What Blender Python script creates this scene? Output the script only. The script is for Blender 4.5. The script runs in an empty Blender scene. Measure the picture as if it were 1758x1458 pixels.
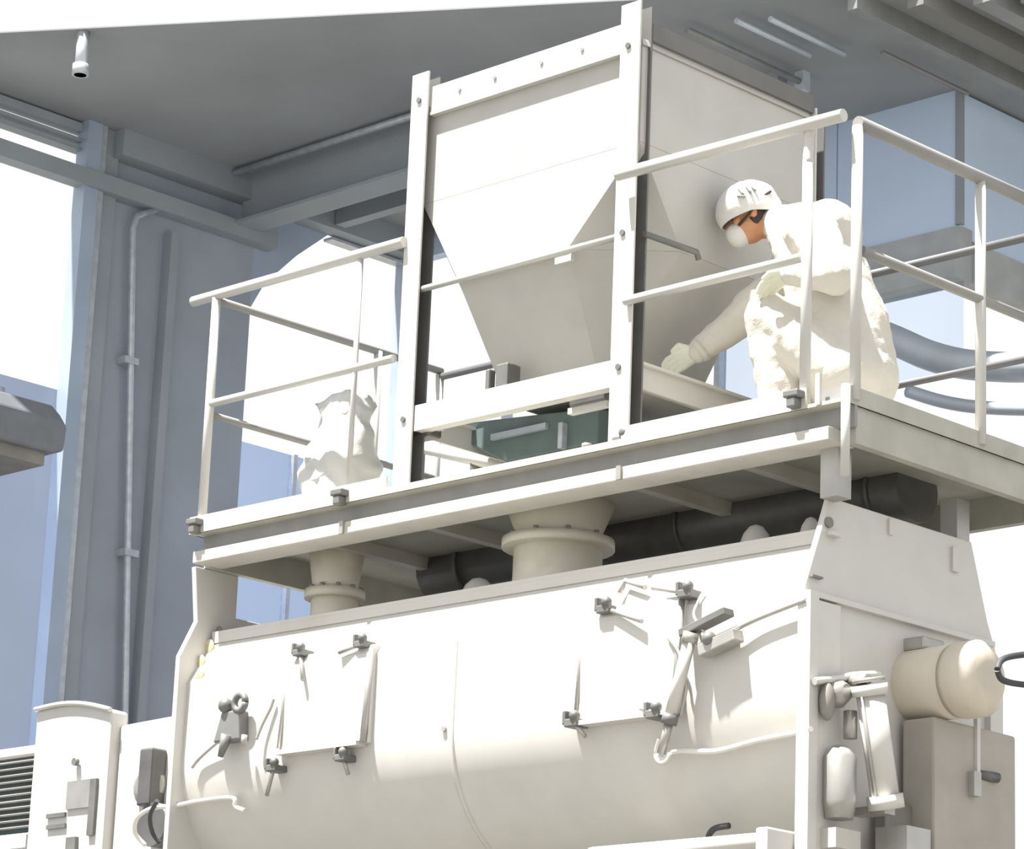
import bpy, bmesh, math, random
from math import cos, sin, radians, pi, atan2, sqrt
from mathutils import Vector, Matrix, noise

random.seed(7)
SC = bpy.context.scene
COL = SC.collection

# ------------------------------------------------------------------ camera
# world: X along the mixer (right end nearer), Y away from the camera, Z up; origin = foot of the near front railing post
F_PX = 5334.6
YAW, PITCH, ROLL = radians(134.78), radians(15.24), radians(2.30)
FW = Vector((cos(PITCH) * cos(YAW), cos(PITCH) * sin(YAW), sin(PITCH)))
_r = Vector((sin(YAW), -cos(YAW), 0.0)); _u = _r.cross(FW)
RT = _r * cos(ROLL) + _u * sin(ROLL)
UP = -_r * sin(ROLL) + _u * cos(ROLL)
def ray(px, py): return FW + RT * ((px - 879) / F_PX) + UP * ((729 - py) / F_PX)
CAM = -ray(1385, 697) * 11.4
cam_d = bpy.data.cameras.new('camera'); cam = bpy.data.objects.new('camera', cam_d); COL.objects.link(cam)
M3 = Matrix((RT, UP, -FW)).transposed()
cam.matrix_world = Matrix.Translation(CAM) @ M3.to_4x4()
cam_d.sensor_fit = 'HORIZONTAL'; cam_d.sensor_width = 36.0; cam_d.lens = F_PX * 36.0 / 1758.0
cam_d.clip_start = 0.1; cam_d.clip_end = 300
SC.camera = cam

def at(px, py, ax, v):
    """point of the surveyed plane ax = v that the photograph shows at a pixel"""
    d = ray(px, py); i = 'xyz'.index(ax); t = (v - CAM[i]) / d[i]
    return CAM + d * t
def pt(px, y, z):
    """point at depth y and height z whose picture column is px"""
    k = (px - 879) / F_PX
    a = RT - FW * k                      # (p - CAM) . a = 0
    q = (y - CAM.y) * a.y + (z - CAM.z) * a.z
    return Vector((CAM.x - q / a.x, y, z))

# ------------------------------------------------------------------ light, sky, exposure
w = bpy.data.worlds.new('hazy_sky'); SC.world = w; w.use_nodes = True
nt = w.node_tree; bg = nt.nodes['Background']
bg.inputs[0].default_value = (0.985, 0.995, 1.0, 1); bg.inputs[1].default_value = 1.09
sun_d = bpy.data.lights.new('sun', 'SUN'); sun_d.energy = 15.0; sun_d.angle = radians(1.2); sun_d.color = (1.0, 0.965, 0.9)
sun = bpy.data.objects.new('sun', sun_d); COL.objects.link(sun)
SUN_DIR = Vector((-0.13, -0.34, 0.93)).normalized()
sun.rotation_euler = SUN_DIR.to_track_quat('Z', 'Y').to_euler(); sun.location = (-6, -12, 20)
SC.view_settings.view_transform = 'Standard'; SC.view_settings.look = 'None'
SC.view_settings.exposure = 0.0; SC.view_settings.gamma = 1.0; SC.view_settings.use_curve_mapping = False

# ------------------------------------------------------------------ materials
MATS = {}
def mat(name, col, rough=0.5, metal=0.0, var=0.08, scale=6.0, bump=0.0, bscale=40.0, spec=0.5, dirt=None, dscale=2.0, dlo=0.55, dhi=0.75):
    m = bpy.data.materials.new(name); m.use_nodes = True
    n, l = m.node_tree.nodes, m.node_tree.links
    b = n['Principled BSDF']
    b.inputs['Roughness'].default_value = rough; b.inputs['Metallic'].default_value = metal
    b.inputs['Specular IOR Level'].default_value = spec
    tc = n.new('ShaderNodeTexCoord'); nz = n.new('ShaderNodeTexNoise')
    nz.inputs['Scale'].default_value = scale; nz.inputs['Detail'].default_value = 4
    l.new(tc.outputs['Object'], nz.inputs['Vector'])
    rp = n.new('ShaderNodeValToRGB')
    rp.color_ramp.elements[0].position = 0.3; rp.color_ramp.elements[1].position = 0.7
    rp.color_ramp.elements[0].color = (*[max(0, c * (1 - var)) for c in col], 1)
    rp.color_ramp.elements[1].color = (*[min(1, c * (1 + var)) for c in col], 1)
    l.new(nz.outputs['Fac'], rp.inputs['Fac'])
    out = rp.outputs['Color']
    if dirt:
        n2 = n.new('ShaderNodeTexNoise'); n2.inputs['Scale'].default_value = dscale; n2.inputs['Detail'].default_value = 6
        l.new(tc.outputs['Object'], n2.inputs['Vector'])
        r2 = n.new('ShaderNodeValToRGB'); r2.color_ramp.elements[0].position = dlo; r2.color_ramp.elements[1].position = dhi
        l.new(n2.outputs['Fac'], r2.inputs['Fac'])
        mx = n.new('ShaderNodeMixRGB'); mx.inputs[2].default_value = (*dirt, 1)
        l.new(r2.outputs['Color'], mx.inputs[0]); l.new(out, mx.inputs[1]); out = mx.outputs[0]
    l.new(out, b.inputs['Base Color'])
    if bump:
        nb = n.new('ShaderNodeTexNoise'); nb.inputs['Scale'].default_value = bscale; nb.inputs['Detail'].default_value = 3
        l.new(tc.outputs['Object'], nb.inputs['Vector'])
        bp = n.new('ShaderNodeBump'); bp.inputs['Strength'].default_value = bump; bp.inputs['Distance'].default_value = 0.02
        l.new(nb.outputs['Fac'], bp.inputs['Height']); l.new(bp.outputs['Normal'], b.inputs['Normal'])
    MATS[name] = m
    return m
def glass(name, tint, gloss=0.06):
    m = bpy.data.materials.new(name); m.use_nodes = True
    n, l = m.node_tree.nodes, m.node_tree.links
    n.remove(n['Principled BSDF']); out = n['Material Output']
    tr = n.new('ShaderNodeBsdfTransparent'); gl = n.new('ShaderNodeBsdfGlossy'); mx = n.new('ShaderNodeMixShader')
    tc = n.new('ShaderNodeTexCoord'); nz = n.new('ShaderNodeTexNoise'); nz.inputs['Scale'].default_value = 0.9
    rp = n.new('ShaderNodeValToRGB'); rp.color_ramp.elements[0].position = 0.3; rp.color_ramp.elements[1].position = 0.7
    rp.color_ramp.elements[0].color = (*[c * 0.93 for c in tint], 1); rp.color_ramp.elements[1].color = (*[min(1, c * 1.07) for c in tint], 1)
    l.new(tc.outputs['Object'], nz.inputs['Vector']); l.new(nz.outputs['Fac'], rp.inputs['Fac']); l.new(rp.outputs['Color'], tr.inputs['Color'])
    gl.inputs['Roughness'].default_value = 0.25; gl.inputs['Color'].default_value = (0.8, 0.85, 0.9, 1)
    mx.inputs[0].default_value = gloss
    l.new(tr.outputs[0], mx.inputs[1]); l.new(gl.outputs[0], mx.inputs[2]); l.new(mx.outputs[0], out.inputs['Surface'])
    MATS[name] = m
    return m

mat('white_paint', (0.58, 0.565, 0.54), 0.42, var=0.03, dirt=(0.50, 0.475, 0.42), dscale=1.7, dlo=0.6, dhi=0.8)
mat('hopper_paint', (0.47, 0.46, 0.44), 0.45, var=0.04, dirt=(0.43, 0.41, 0.36), dscale=2.2, dlo=0.58, dhi=0.82)
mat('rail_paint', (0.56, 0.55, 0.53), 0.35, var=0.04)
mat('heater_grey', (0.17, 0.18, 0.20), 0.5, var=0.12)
mat('stand_shade', (0.15, 0.148, 0.145), 0.6, var=0.1)  # darkened stand colour, shade inside the open channels is painted in
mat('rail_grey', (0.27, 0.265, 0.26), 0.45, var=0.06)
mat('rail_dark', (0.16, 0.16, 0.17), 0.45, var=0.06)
mat('neck_paint', (0.86, 0.82, 0.72), 0.5, var=0.05, dirt=(0.7, 0.66, 0.55), dscale=4)
mat('drive_brown', (0.37, 0.345, 0.31), 0.6, var=0.08, dirt=(0.28,0.26,0.23), dscale=3)
mat('valve_grey', (0.20, 0.20, 0.195), 0.5, 0.2, var=0.1)
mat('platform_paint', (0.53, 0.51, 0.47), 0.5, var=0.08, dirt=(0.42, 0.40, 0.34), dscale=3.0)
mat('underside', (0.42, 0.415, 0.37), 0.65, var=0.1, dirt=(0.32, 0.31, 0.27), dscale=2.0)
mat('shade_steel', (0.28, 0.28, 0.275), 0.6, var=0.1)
mat('cream_paint', (0.62, 0.56, 0.47), 0.45, var=0.05, dirt=(0.52, 0.46, 0.37), dscale=4)
mat('grey_steel', (0.42, 0.41, 0.39), 0.4, 0.5, var=0.15)
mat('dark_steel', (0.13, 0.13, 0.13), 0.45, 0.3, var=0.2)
mat('clamp_grey', (0.17, 0.17, 0.165), 0.5, 0.2, var=0.2)
mat('black_rubber', (0.06, 0.06, 0.065), 0.6, var=0.2)
mat('clear_hose', (0.74, 0.72, 0.68), 0.35, var=0.05)
mat('galvanised', (0.52, 0.55, 0.60), 0.35, 0.4, var=0.12, scale=20)
mat('green_steel', (0.11, 0.15, 0.15), 0.5, var=0.15)
mat('ceiling_grey', (0.30, 0.315, 0.34), 0.8, var=0.1, scale=1.2)
mat('ceiling_right', (0.20, 0.20, 0.195), 0.7, var=0.1, scale=1.2)
mat('purlin_grey', (0.28, 0.285, 0.29), 0.45, 0.2, var=0.12)
mat('purlin_blue', (0.60, 0.66, 0.74), 0.35, 0.3, var=0.1)
mat('wall_slate', (0.33, 0.365, 0.43), 0.75, var=0.1, scale=1.5)
mat('beam_slate', (0.30, 0.33, 0.37), 0.6, var=0.08, scale=2)
mat('column_blue', (0.36, 0.43, 0.55), 0.5, var=0.1, scale=2)
mat('blue_panel', (0.58, 0.70, 0.90), 0.55, var=0.06, scale=0.9)
mat('grey_band', (0.42, 0.44, 0.46), 0.6, var=0.1)
mat('duct_grey', (0.40, 0.44, 0.50), 0.4, 0.2, var=0.1)
mat('concrete', (0.145, 0.142, 0.128), 0.9, var=0.25, scale=0.7, bump=0.2)
mat('suit_cloth', (0.62, 0.59, 0.54), 0.8, var=0.03, scale=9, bump=0.25, bscale=25)
mat('cap_cloth', (0.66, 0.65, 0.63), 0.7, var=0.03, bump=0.1)
mat('mask_cloth', (0.68, 0.67, 0.65), 0.8, var=0.03)
mat('skin', (0.56, 0.27, 0.14), 0.55, var=0.08, scale=20)
mat('hair_dark', (0.05, 0.035, 0.03), 0.7)
mat('eye_dark', (0.03, 0.025, 0.02), 0.2)
mat('glove', (0.68, 0.69, 0.58), 0.6, var=0.06)
mat('cap_print', (0.30, 0.31, 0.27), 0.7)
mat('boot_rubber', (0.62, 0.60, 0.55), 0.5)
mat('bag_plastic', (0.58, 0.58, 0.56), 0.35, var=0.05, bump=0.4, bscale=9)
mat('rust_stain', (0.52, 0.46, 0.30), 0.8, var=0.3, scale=20)
mat('bearing_dark', (0.22, 0.21, 0.19), 0.55, var=0.2)
glass('window_glass', (1.0, 1.0, 1.0), 0.02)
glass('frosted_pane', (0.31, 0.36, 0.47), 0.05)
glass('blue_pane', (0.37, 0.46, 0.64), 0.05)
glass('pale_pane', (0.72, 0.79, 0.90), 0.04)

# ------------------------------------------------------------------ builders
ORG = {}
def empty(name, loc, label=None, cat=None, group=None, kind=None):
    o = bpy.data.objects.new(name, None); COL.objects.link(o); o.location = loc; o.empty_display_size = 0.1
    ORG[o] = Vector(loc); tag(o, label, cat, group, kind); return o
def tag(o, label=None, cat=None, group=None, kind=None):
    if label: o['label'] = label
    if cat: o['category'] = cat
    if group: o['group'] = group
    if kind: o['kind'] = kind
    return o

class MB:
    def __init__(s): s.v = []; s.f = []; s.sm = []
    def add(s, vs, fs, smooth=False):
        o = len(s.v); s.v += [Vector(p) for p in vs]; s.f += [tuple(i + o for i in f) for f in fs]; s.sm += [smooth] * len(fs); return s
    def box(s, x0, x1, y0, y1, z0, z1):
        return s.add([(x0,y0,z0),(x1,y0,z0),(x1,y1,z0),(x0,y1,z0),(x0,y0,z1),(x1,y0,z1),(x1,y1,z1),(x0,y1,z1)],
            [(0,3,2,1),(4,5,6,7),(0,1,5,4),(1,2,6,5),(2,3,7,6),(3,0,4,7)])
    def obox(s, c, ax, ay, az):
        c, ax, ay, az = Vector(c), Vector(ax), Vector(ay), Vector(az)
        return s.add([c-ax-ay-az,c+ax-ay-az,c+ax+ay-az,c-ax+ay-az,c-ax-ay+az,c+ax-ay+az,c+ax+ay+az,c-ax+ay+az],
            [(0,3,2,1),(4,5,6,7),(0,1,5,4),(1,2,6,5),(2,3,7,6),(3,0,4,7)])
    def prism(s, poly, ax, a, b):
        """poly in the two axes other than ax, extruded from a to b"""
        def P(p, t):
            return {'x': (t, p[0], p[1]), 'y': (p[0], t, p[1]), 'z': (p[0], p[1], t)}[ax]
        n = len(poly)
        return s.add([P(p, a) for p in poly] + [P(p, b) for p in poly],
            [tuple(range(n)), tuple(range(2*n-1, n-1, -1))] + [(i, i + n, (i+1) % n + n, (i+1) % n) for i in range(n)])
    def tube(s, path, r, n=10, caps=True):
        path = [Vector(p) for p in path]; k = len(path)
        rs = r if isinstance(r, (list, tuple)) else [r] * k
        vs = []; ref = None
        for i, p in enumerate(path):
            t = (path[min(i+1, k-1)] - path[max(i-1, 0)])
            t = t.normalized() if t.length > 1e-9 else Vector((0, 0, 1))
            if ref is None:
                ref = Vector((0, 0, 1)) if abs(t.z) < 0.9 else Vector((1, 0, 0))
            a = (ref - t * ref.dot(t)).normalized(); b = t.cross(a); ref = a
            vs += [p + (a * cos(2*pi*j/n) + b * sin(2*pi*j/n)) * rs[i] for j in range(n)]
        fs = [(i*n+j, i*n+(j+1) % n, (i+1)*n+(j+1) % n, (i+1)*n+j) for i in range(k-1) for j in range(n)]
        s.add(vs, fs, True)
        if caps:
            o = len(s.v) - len(vs)
            s.f += [tuple(o + j for j in range(n-1, -1, -1)), tuple(o + (k-1)*n + j for j in range(n))]; s.sm += [False, False]
        return s
    def lathe(s, prof, c, axis=(0,0,1), n=24):
        """prof: list of (radius, height along axis)"""
        c = Vector(c); t = Vector(axis).normalized()
        ref = Vector((0,0,1)) if abs(t.z) < 0.9 else Vector((1,0,0))
        a = (ref - t*ref.dot(t)).normalized(); b = t.cross(a)
        vs = [c + t*h + (a*cos(2*pi*j/n)+b*sin(2*pi*j/n))*max(r,1e-4) for r, h in prof for j in range(n)]
        k = len(prof)
        fs = [(i*n+j, i*n+(j+1)%n, (i+1)*n+(j+1)%n, (i+1)*n+j) for i in range(k-1) for j in range(n)]
        o = len(s.v); s.add(vs, fs, True)
        s.f += [tuple(o+j for j in range(n-1,-1,-1)), tuple(o+(k-1)*n+j for j in range(n))]; s.sm += [False, False]
        return s
    def ball(s, c, rx, ry=None, rz=None, n=14, m=8, rot=None):
        ry = ry or rx; rz = rz or rx; c = Vector(c)
        vs = []
        for i in range(m+1):
            th = pi*i/m
            for j in range(n):
                p = Vector((rx*sin(th)*cos(2*pi*j/n), ry*sin(th)*sin(2*pi*j/n), rz*cos(th)))
                if i in (0, m): p = Vector((1e-4*cos(2*pi*j/n), 1e-4*sin(2*pi*j/n), rz*cos(th)))
                vs.append(c + (rot @ p if rot else p))
        fs = [(i*n+j, (i+1)*n+j, (i+1)*n+(j+1)%n, i*n+(j+1)%n) for i in range(m) for j in range(n)]
        o = len(s.v); s.add(vs, fs, True)
        s.f += [tuple(o+j for j in range(n)), tuple(o+m*n+j for j in range(n-1,-1,-1))]; s.sm += [True, True]
        return s
    def capsule(s, p0, p1, r0, r1, n=14):
        p0, p1 = Vector(p0), Vector(p1); L = (p1-p0).length; t = (p1-p0)/max(L,1e-6)
        prof = [(r0*sin(radians(a)), -r0*cos(radians(a))) for a in (2,25,50,75)] + [(r0,0),(r1,L)] + [(r1*cos(radians(a)), L+r1*sin(radians(a))) for a in (15,40,65,88)]
        return s.lathe(prof, p0, t, n)
    def build(s, name, material, parent=None, bevel=0.0, kind=None, label=None, fix=True):
        org = Vector((0,0,0))
        if parent is not None: org = ORG[parent]
        elif s.v:
            mn = Vector([min(p[i] for p in s.v) for i in range(3)]); mx = Vector([max(p[i] for p in s.v) for i in range(3)])
            org = Vector(((mn.x+mx.x)/2, (mn.y+mx.y)/2, mn.z))
        me = bpy.data.meshes.new(name); me.from_pydata([p - org for p in s.v], [], s.f)
        me.polygons.foreach_set('use_smooth', s.sm)
        if fix:
            bm = bmesh.new(); bm.from_mesh(me); bmesh.ops.recalc_face_normals(bm, faces=bm.faces); bm.to_mesh(me); bm.free()
        me.materials.append(MATS[material] if isinstance(material, str) else material)
        o = bpy.data.objects.new(name, me); COL.objects.link(o); ORG[o] = org
        if parent is not None: o.parent = parent
        else: o.location = org
        if bevel:
            md = o.modifiers.new('bevel', 'BEVEL'); md.width = bevel; md.segments = 2; md.limit_method = 'ANGLE'; md.angle_limit = radians(40)
        if kind: o['kind'] = kind
        if label: o['label'] = label
        return o
def B(x0,x1,y0,y1,z0,z1): return MB().box(x0,x1,y0,y1,z0,z1)
def T(path, r, n=10): return MB().tube(path, r, n)
def smooth(pts, k=6):
    pts = [Vector(p) for p in pts]; out = []
    for i in range(len(pts)-1):
        p0, p1, p2, p3 = pts[max(i-1,0)], pts[i], pts[i+1], pts[min(i+2,len(pts)-1)]
        for j in range(k):
            t = j/k
            out.append(0.5*((2*p1)+(p2-p0)*t+(2*p0-5*p1+4*p2-p3)*t*t+(3*p1-p0-3*p2+p3)*t*t*t))
    return out + [pts[-1]]

# ================================================================== THE SETTING
GZ = -4.6            # ground
CZ = 3.2             # underside of the hall roof
XW = -6.75           # window wall at the far left
YB = 4.35            # back wall
XR = -2.5            # corner of the back wall
fl = MB().add([(-40,-40,GZ),(40,-40,GZ),(40,40,GZ),(-40,40,GZ)], [(0,1,2,3)]).build('floor', 'concrete', kind='structure')
fl['label'] = 'dark concrete yard and hall floor'

# roof slab with its skewed front edge
def roof_y(x): return 0.51 + (x + 6.02) * (1.82 / 2.96)
ceil = MB().prism([(XW-0.1, roof_y(XW-0.1)), (4.5, roof_y(4.5)), (4.5, 13), (XR-0.15, 13), (XR-0.15, YB+0.12), (XW-0.1, YB+0.12)], 'z', CZ, CZ + 0.008).build('ceiling', 'ceiling_grey', kind='structure')
ceil['label'] = 'dark grey flat roof underside with a pale skewed front edge'
# deep roof beam along X, with lit lower flange edge
def iy(x0,x1,yc,w_,z0,z1,t=0.02):
    m = MB(); m.box(x0,x1,yc-0.012,yc+0.012,z0+t,z1); m.box(x0,x1,yc-w_/2,yc+w_/2,z0,z0+t); return m
iy(XW+0.05, -4.35, 2.86, 0.20, CZ-0.33, CZ).build('roof_beam', 'beam_slate', ceil)
T([(XW+0.1, 2.70, CZ-0.035), (-4.0, 2.70, CZ-0.035)], 0.022).build('conduit', 'galvanised', ceil)
B(XW+0.14, -3.1, 3.52, 3.60, CZ-0.14, CZ).build('roof_beam', 'beam_slate', ceil)
# purlins and conduits running in Y at the right
for x, y0, y1, r, mm in ((-3.02, 2.68, 3.62, 0.018, 'purlin_grey'), (-2.74, 2.60, 3.35, 0.016, 'purlin_blue'), (-2.59, 2.55, 3.45, 0.016, 'purlin_blue'), (-2.42, 3.55, 4.30, 0.013, 'purlin_grey')):
    y0 = max(y0, roof_y(x) + 0.22)
    T([(x, y0, CZ-0.06), (x, y1, CZ-0.06)], r).build('conduit', mm, ceil)
for x in (-3.02,):
    B(x-0.03, x+0.03, 3.60, 3.66, CZ-0.11, CZ).build('hanger', 'purlin_blue', ceil)
for i, x in enumerate((-2.13, -1.86, -1.58, -1.38, -1.16, -0.9, -0.6, -0.3, 0.1, 0.6)):
    y0 = roof_y(x) + 0.03
    ww = 0.10 if i else 0.06
    B(x-ww/2, x+ww/2, y0, 12, CZ-0.10, CZ).build('purlin', 'ceiling_right' if i % 2 else 'purlin_grey', ceil)

# ---- left window wall (plane x = XW)
wl = empty('wall_left', (XW, 2.5, GZ), 'dark slate wall bay between the bright windows', kind='structure')
B(XW-0.12, XW, 1.74, 3.0, GZ, CZ).build('wall_panel', 'wall_slate', wl)
B(XW-0.02, XW+0.08, 1.64, 1.74, GZ, CZ).build('column', 'column_blue', wl)
B(XW-0.02, XW+0.07, 1.745, 1.785, GZ, CZ).build('column_flange', 'galvanised', wl)
B(XW-0.02, XW+0.04, 1.785, 1.90, GZ, CZ).build('column', 'beam_slate', wl)
B(XW+0.0, XW+0.08, 2.30, 2.36, GZ, 2.7).build('wall_rib', 'beam_slate', wl)
MB().prism([(3.0, 2.42), (3.0, CZ), (3.78, CZ), (3.34, 2.84), (3.10, 2.60)], 'x', XW-0.10, XW).build('gusset_plate', 'column_blue', wl)
B(XW, XW+0.10, -1.5, 3.1, 2.80, 2.90).build('crane_rail_beam', 'beam_slate', wl)
B(XW, XW+0.13, 1.86, 4.2, CZ-0.16, CZ).build('wall_plate', 'beam_slate', wl)
B(XW-0.05, XW+0.05, 4.22, YB, GZ, CZ).build('corner_post', 'column_blue', wl)

SILL = 1.60
w1 = empty('window_1', (XW, 0.1, GZ), 'tall bright window at the left edge with frosted lower panes', kind='structure')
MB().add([(XW-0.03,-2.5,SILL),(XW-0.03,1.66,SILL),(XW-0.03,1.66,CZ),(XW-0.03,-2.5,CZ)],[(0,1,2,3)]).build('pane', 'window_glass', w1)
MB().add([(XW-0.03,-2.5,GZ),(XW-0.03,1.66,GZ),(XW-0.03,1.66,SILL),(XW-0.03,-2.5,SILL)],[(0,1,2,3)]).build('frosted_pane', 'frosted_pane', w1)
for z, h in ((3.16, 0.05), (3.085, 0.022), (3.03, 0.018)):
    B(XW-0.05, XW+0.03, -2.5, 1.66, z-h/2, z+h/2).build('mullion', 'beam_slate', w1)
w2 = empty('window_2', (XW, 3.6, GZ), 'blown-out bright window with one slanted corner behind the platform', kind='structure')
MB().add([(XW-0.03,3.0,SILL),(XW-0.03,4.22,SILL),(XW-0.03,4.22,CZ),(XW-0.03,3.0,CZ)],[(0,1,2,3)]).build('pane', 'window_glass', w2)
MB().add([(XW-0.03,3.0,GZ),(XW-0.03,4.22,GZ),(XW-0.03,4.22,SILL),(XW-0.03,3.0,SILL)],[(0,1,2,3)]).build('frosted_pane', 'blue_pane', w2)
for z, h in ((3.12, 0.03), (3.02, 0.018)):
    B(XW-0.05, XW+0.03, 3.6, 4.22, z-h/2, z+h/2).build('mullion', 'galvanised', w2)
B(XW-0.05, XW+0.0, 3.42, 3.45, GZ, SILL).build('mullion', 'galvanised', w2)

# ---- back wall (plane y = YB): pale blue cladding above, glazing below
wb = empty('wall_back', (-4.6, YB, GZ), 'pale blue cladding above the glazing behind the hopper', kind='structure')
xs = [XW, -5.9, -5.05, -4.2, -3.35, XR]
for a, b in zip(xs[:-1], xs[1:]):
    B(a+0.004, b-0.004, YB, YB+0.08, 2.41 if a > -4.3 else 3.08, CZ).build('panel', 'blue_panel', wb)
B(-4.2, XR+0.006, YB-0.02, YB+0.10, 2.26, 2.41).build('rail_beam', 'grey_band', wb)
B(-4.2, XR+0.006, YB-0.06, YB+0.10, 2.11, 2.26).build('rail_beam', 'grey_band', wb)
B(XR-0.025, XR+0.012, YB-0.015, YB+0.02, 2.42, CZ).build('corner_post', 'beam_slate', wb)
w3 = empty('window_3', (-4.6, YB, GZ), 'pale glazing under the blue cladding of the back wall', kind='structure')
for i, (a, b) in enumerate(zip(xs[:-1], xs[1:])):
    zt_ = 2.11 if a > -4.3 else 3.08
    MB().add([(a,YB+0.03,SILL),(b,YB+0.03,SILL),(b,YB+0.03,zt_),(a,YB+0.03,zt_)],[(0,1,2,3)]).build('pane', 'pale_pane' if i > 2 else 'window_glass', w3)
    MB().add([(a,YB+0.03,GZ),(b,YB+0.03,GZ),(b,YB+0.03,SILL),(a,YB+0.03,SILL)],[(0,1,2,3)]).build('lower_pane', 'pale_pane' if i in (0, 1) else ('blue_pane' if i in (2, 3) else 'window_glass'), w3)
    if i: B(a-0.02, a+0.02, YB-0.01, YB+0.05, GZ, zt_).build('mullion', 'galvanised', w3)
wr = empty('wall_right', (XR, 7, 2.1), 'pale blue cladding receding from the hall corner at the right edge', kind='structure')
for a, b in ((YB, 5.6), (5.6, 6.9), (6.9, 8.4), (8.4, 12.5)):
    B(XR-0.08, XR, a+0.004, b-0.004, 2.35, CZ-0.02).build('panel', 'blue_panel', wr)
B(XR-0.10, XR+0.02, YB+0.102, 12.5, 2.11, 2.34).build('rail_beam', 'grey_band', wr)

# ---- things of the hall
cp = empty('conduit_pipe', (XW+0.06, 2.2, GZ), 'thin pale conduit pipe with a bent top on the dark wall', 'pipe')
def wallp(px, py, d=0.06): return at(px, py, 'x', XW + d)
p0, p1, p2 = wallp(266, 360), wallp(234, 372), wallp(228, 392)
pb = wallp(214, 1260)
T([p0, p1, p2, pb, Vector((pb.x, pb.y+0.03, GZ+0.02))], 0.021).build('tube', 'galvanised', cp)
for py in (620, 950):
    q = wallp(222, py); B(XW, XW+0.085, q.y-0.05, q.y+0.05, q.z-0.02, q.z+0.02).build('clip', 'galvanised', cp)

q1 = at(136, 52, 'z', CZ); q0 = at(136, 124, 'y', q1.y); q0 = Vector((q1.x, q1.y+0.03, q0.z))
hp = empty('hanging_pipe', q0, 'short pale pipe stub hanging from the roof at upper left', 'pipe')
T([q0, Vector((q0.x, q0.y, CZ))], 0.035).build('tube', 'galvanised', hp)
MB().lathe([(0.045,0),(0.045,0.06)], q0).build('end_cap', 'galvanised', hp)

q = at(72, 760, 'x', XW+0.35)
hu = empty('wall_heater', (XW+0.3, 0.6, q.z-0.2), 'dark grey rounded wall unit at the left edge of the picture', 'heater')
prof = []
for k in range(13):
    a = pi*k/12; prof.append((0.20*cos(a)+XW+0.36, 0.16*sin(a)+q.z-0.03))
MB().add([], [])
m = MB(); sec = [(XW+0.12, q.z-0.12), (XW+0.60, q.z-0.12), (XW+0.62, q.z+0.06), (XW+0.54, q.z+0.16), (XW+0.30, q.z+0.19), (XW+0.12, q.z+0.17)]
n = len(sec); y0, y1 = -1.2, q.y
vs = [(a, y0, b) for a, b in sec] + [(a, y1-0.10, b) for a, b in sec] + [(XW+0.36+(a-XW-0.36)*0.8, y1, q.z+0.02+(b-q.z-0.02)*0.72) for a, b in sec]
m.add(vs, [tuple(range(n)), tuple(range(3*n-1, 2*n-1, -1))] + [(i+k*n, (i+1)%n+k*n, (i+1)%n+(k+1)*n, i+(k+1)*n) for k in range(2) for i in range(n)])
m.build('housing', 'heater_grey', hu, bevel=0.015)
B(XW+0.14, XW+0.56, -1.2, y1-0.13, q.z-0.19, q.z-0.12).build('base_tray', 'bearing_dark', hu)
B(XW+0.0, XW+0.14, 0.2, 0.5, q.z-0.1, q.z+0.1).build('wall_bracket', 'dark_steel', hu)
MB().lathe([(0.035,0),(0.035,0.05)], (XW+0.40, y1-0.35, q.z+0.17)).build('cap', 'duct_grey', hu)

def duct(name, pts, r, m_, label, n=16):
    e = empty(name, Vector(pts[len(pts)//2]), label, 'duct')
    T(smooth(pts, 5), r, n).build('tube', m_, e); return e
bp_ = lambda px, py, y: at(px, py, 'y', y)
d1 = duct('curved_duct', [bp_(1420,545,3.7), bp_(1520,578,3.7), bp_(1600,612,3.7), bp_(1680,628,3.7), bp_(1800,628,3.7), bp_(1900,600,3.7)], 0.078, 'duct_grey', 'thick grey-blue curved duct seen behind the right railing')
d2 = duct('curved_duct', [bp_(1560,672,3.7), bp_(1620,690,3.7), bp_(1690,700,3.7), bp_(1800,702,3.7), bp_(1900,690,3.7)], 0.034, 'duct_grey', 'slimmer grey-blue duct lowest behind the right railing')
e_ = bp_(1900,600,3.7)
B(e_.x-0.05, e_.x+0.05, 3.65, 3.75, GZ, e_.z+0.05).build('duct_stand', 'grey_steel', d1)
e_ = bp_(1900,690,3.7)
B(e_.x-0.02, e_.x+0.02, 3.62, 3.70, GZ, e_.z).build('duct_stand', 'grey_steel', d2)

# ================================================================== PLATFORM
PX0, PX1, PY1 = -3.46, 0.20, 1.44
pf = empty('work_platform', (-1.6, 0.7, -0.16), 'off-white steel work platform on top of the mixer', 'platform')
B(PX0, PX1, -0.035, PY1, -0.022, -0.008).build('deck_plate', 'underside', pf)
B(PX0, -2.20, -0.040, -0.0305, -0.022, 0.055).build('toe_board', 'platform_paint', pf)
B(-0.885, 0.03, -0.040, -0.0305, -0.022, 0.055).build('toe_board', 'platform_paint', pf)
B(-2.199, -0.886, -0.040, -0.0305, -0.022, 0.006).build('edge_lip', 'platform_paint', pf)
B(PX1-0.008, PX1+0.004, -0.02, PY1, -0.022, 0.045).build('toe_board', 'underside', pf)
B(PX0, PX0+0.01, 0, PY1, -0.022, 0.05).build('toe_board', 'platform_paint', pf)
B(PX0, PX1, PY1-0.01, PY1, -0.022, 0.05).build('toe_board', 'platform_paint', pf)
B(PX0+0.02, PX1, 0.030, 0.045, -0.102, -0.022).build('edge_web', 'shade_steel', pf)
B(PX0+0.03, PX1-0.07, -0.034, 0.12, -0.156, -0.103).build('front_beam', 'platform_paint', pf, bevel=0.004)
B(PX1-0.05, PX1-0.01, 0.05, PY1, -0.16, -0.022).build('side_channel', 'underside', pf)
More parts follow.
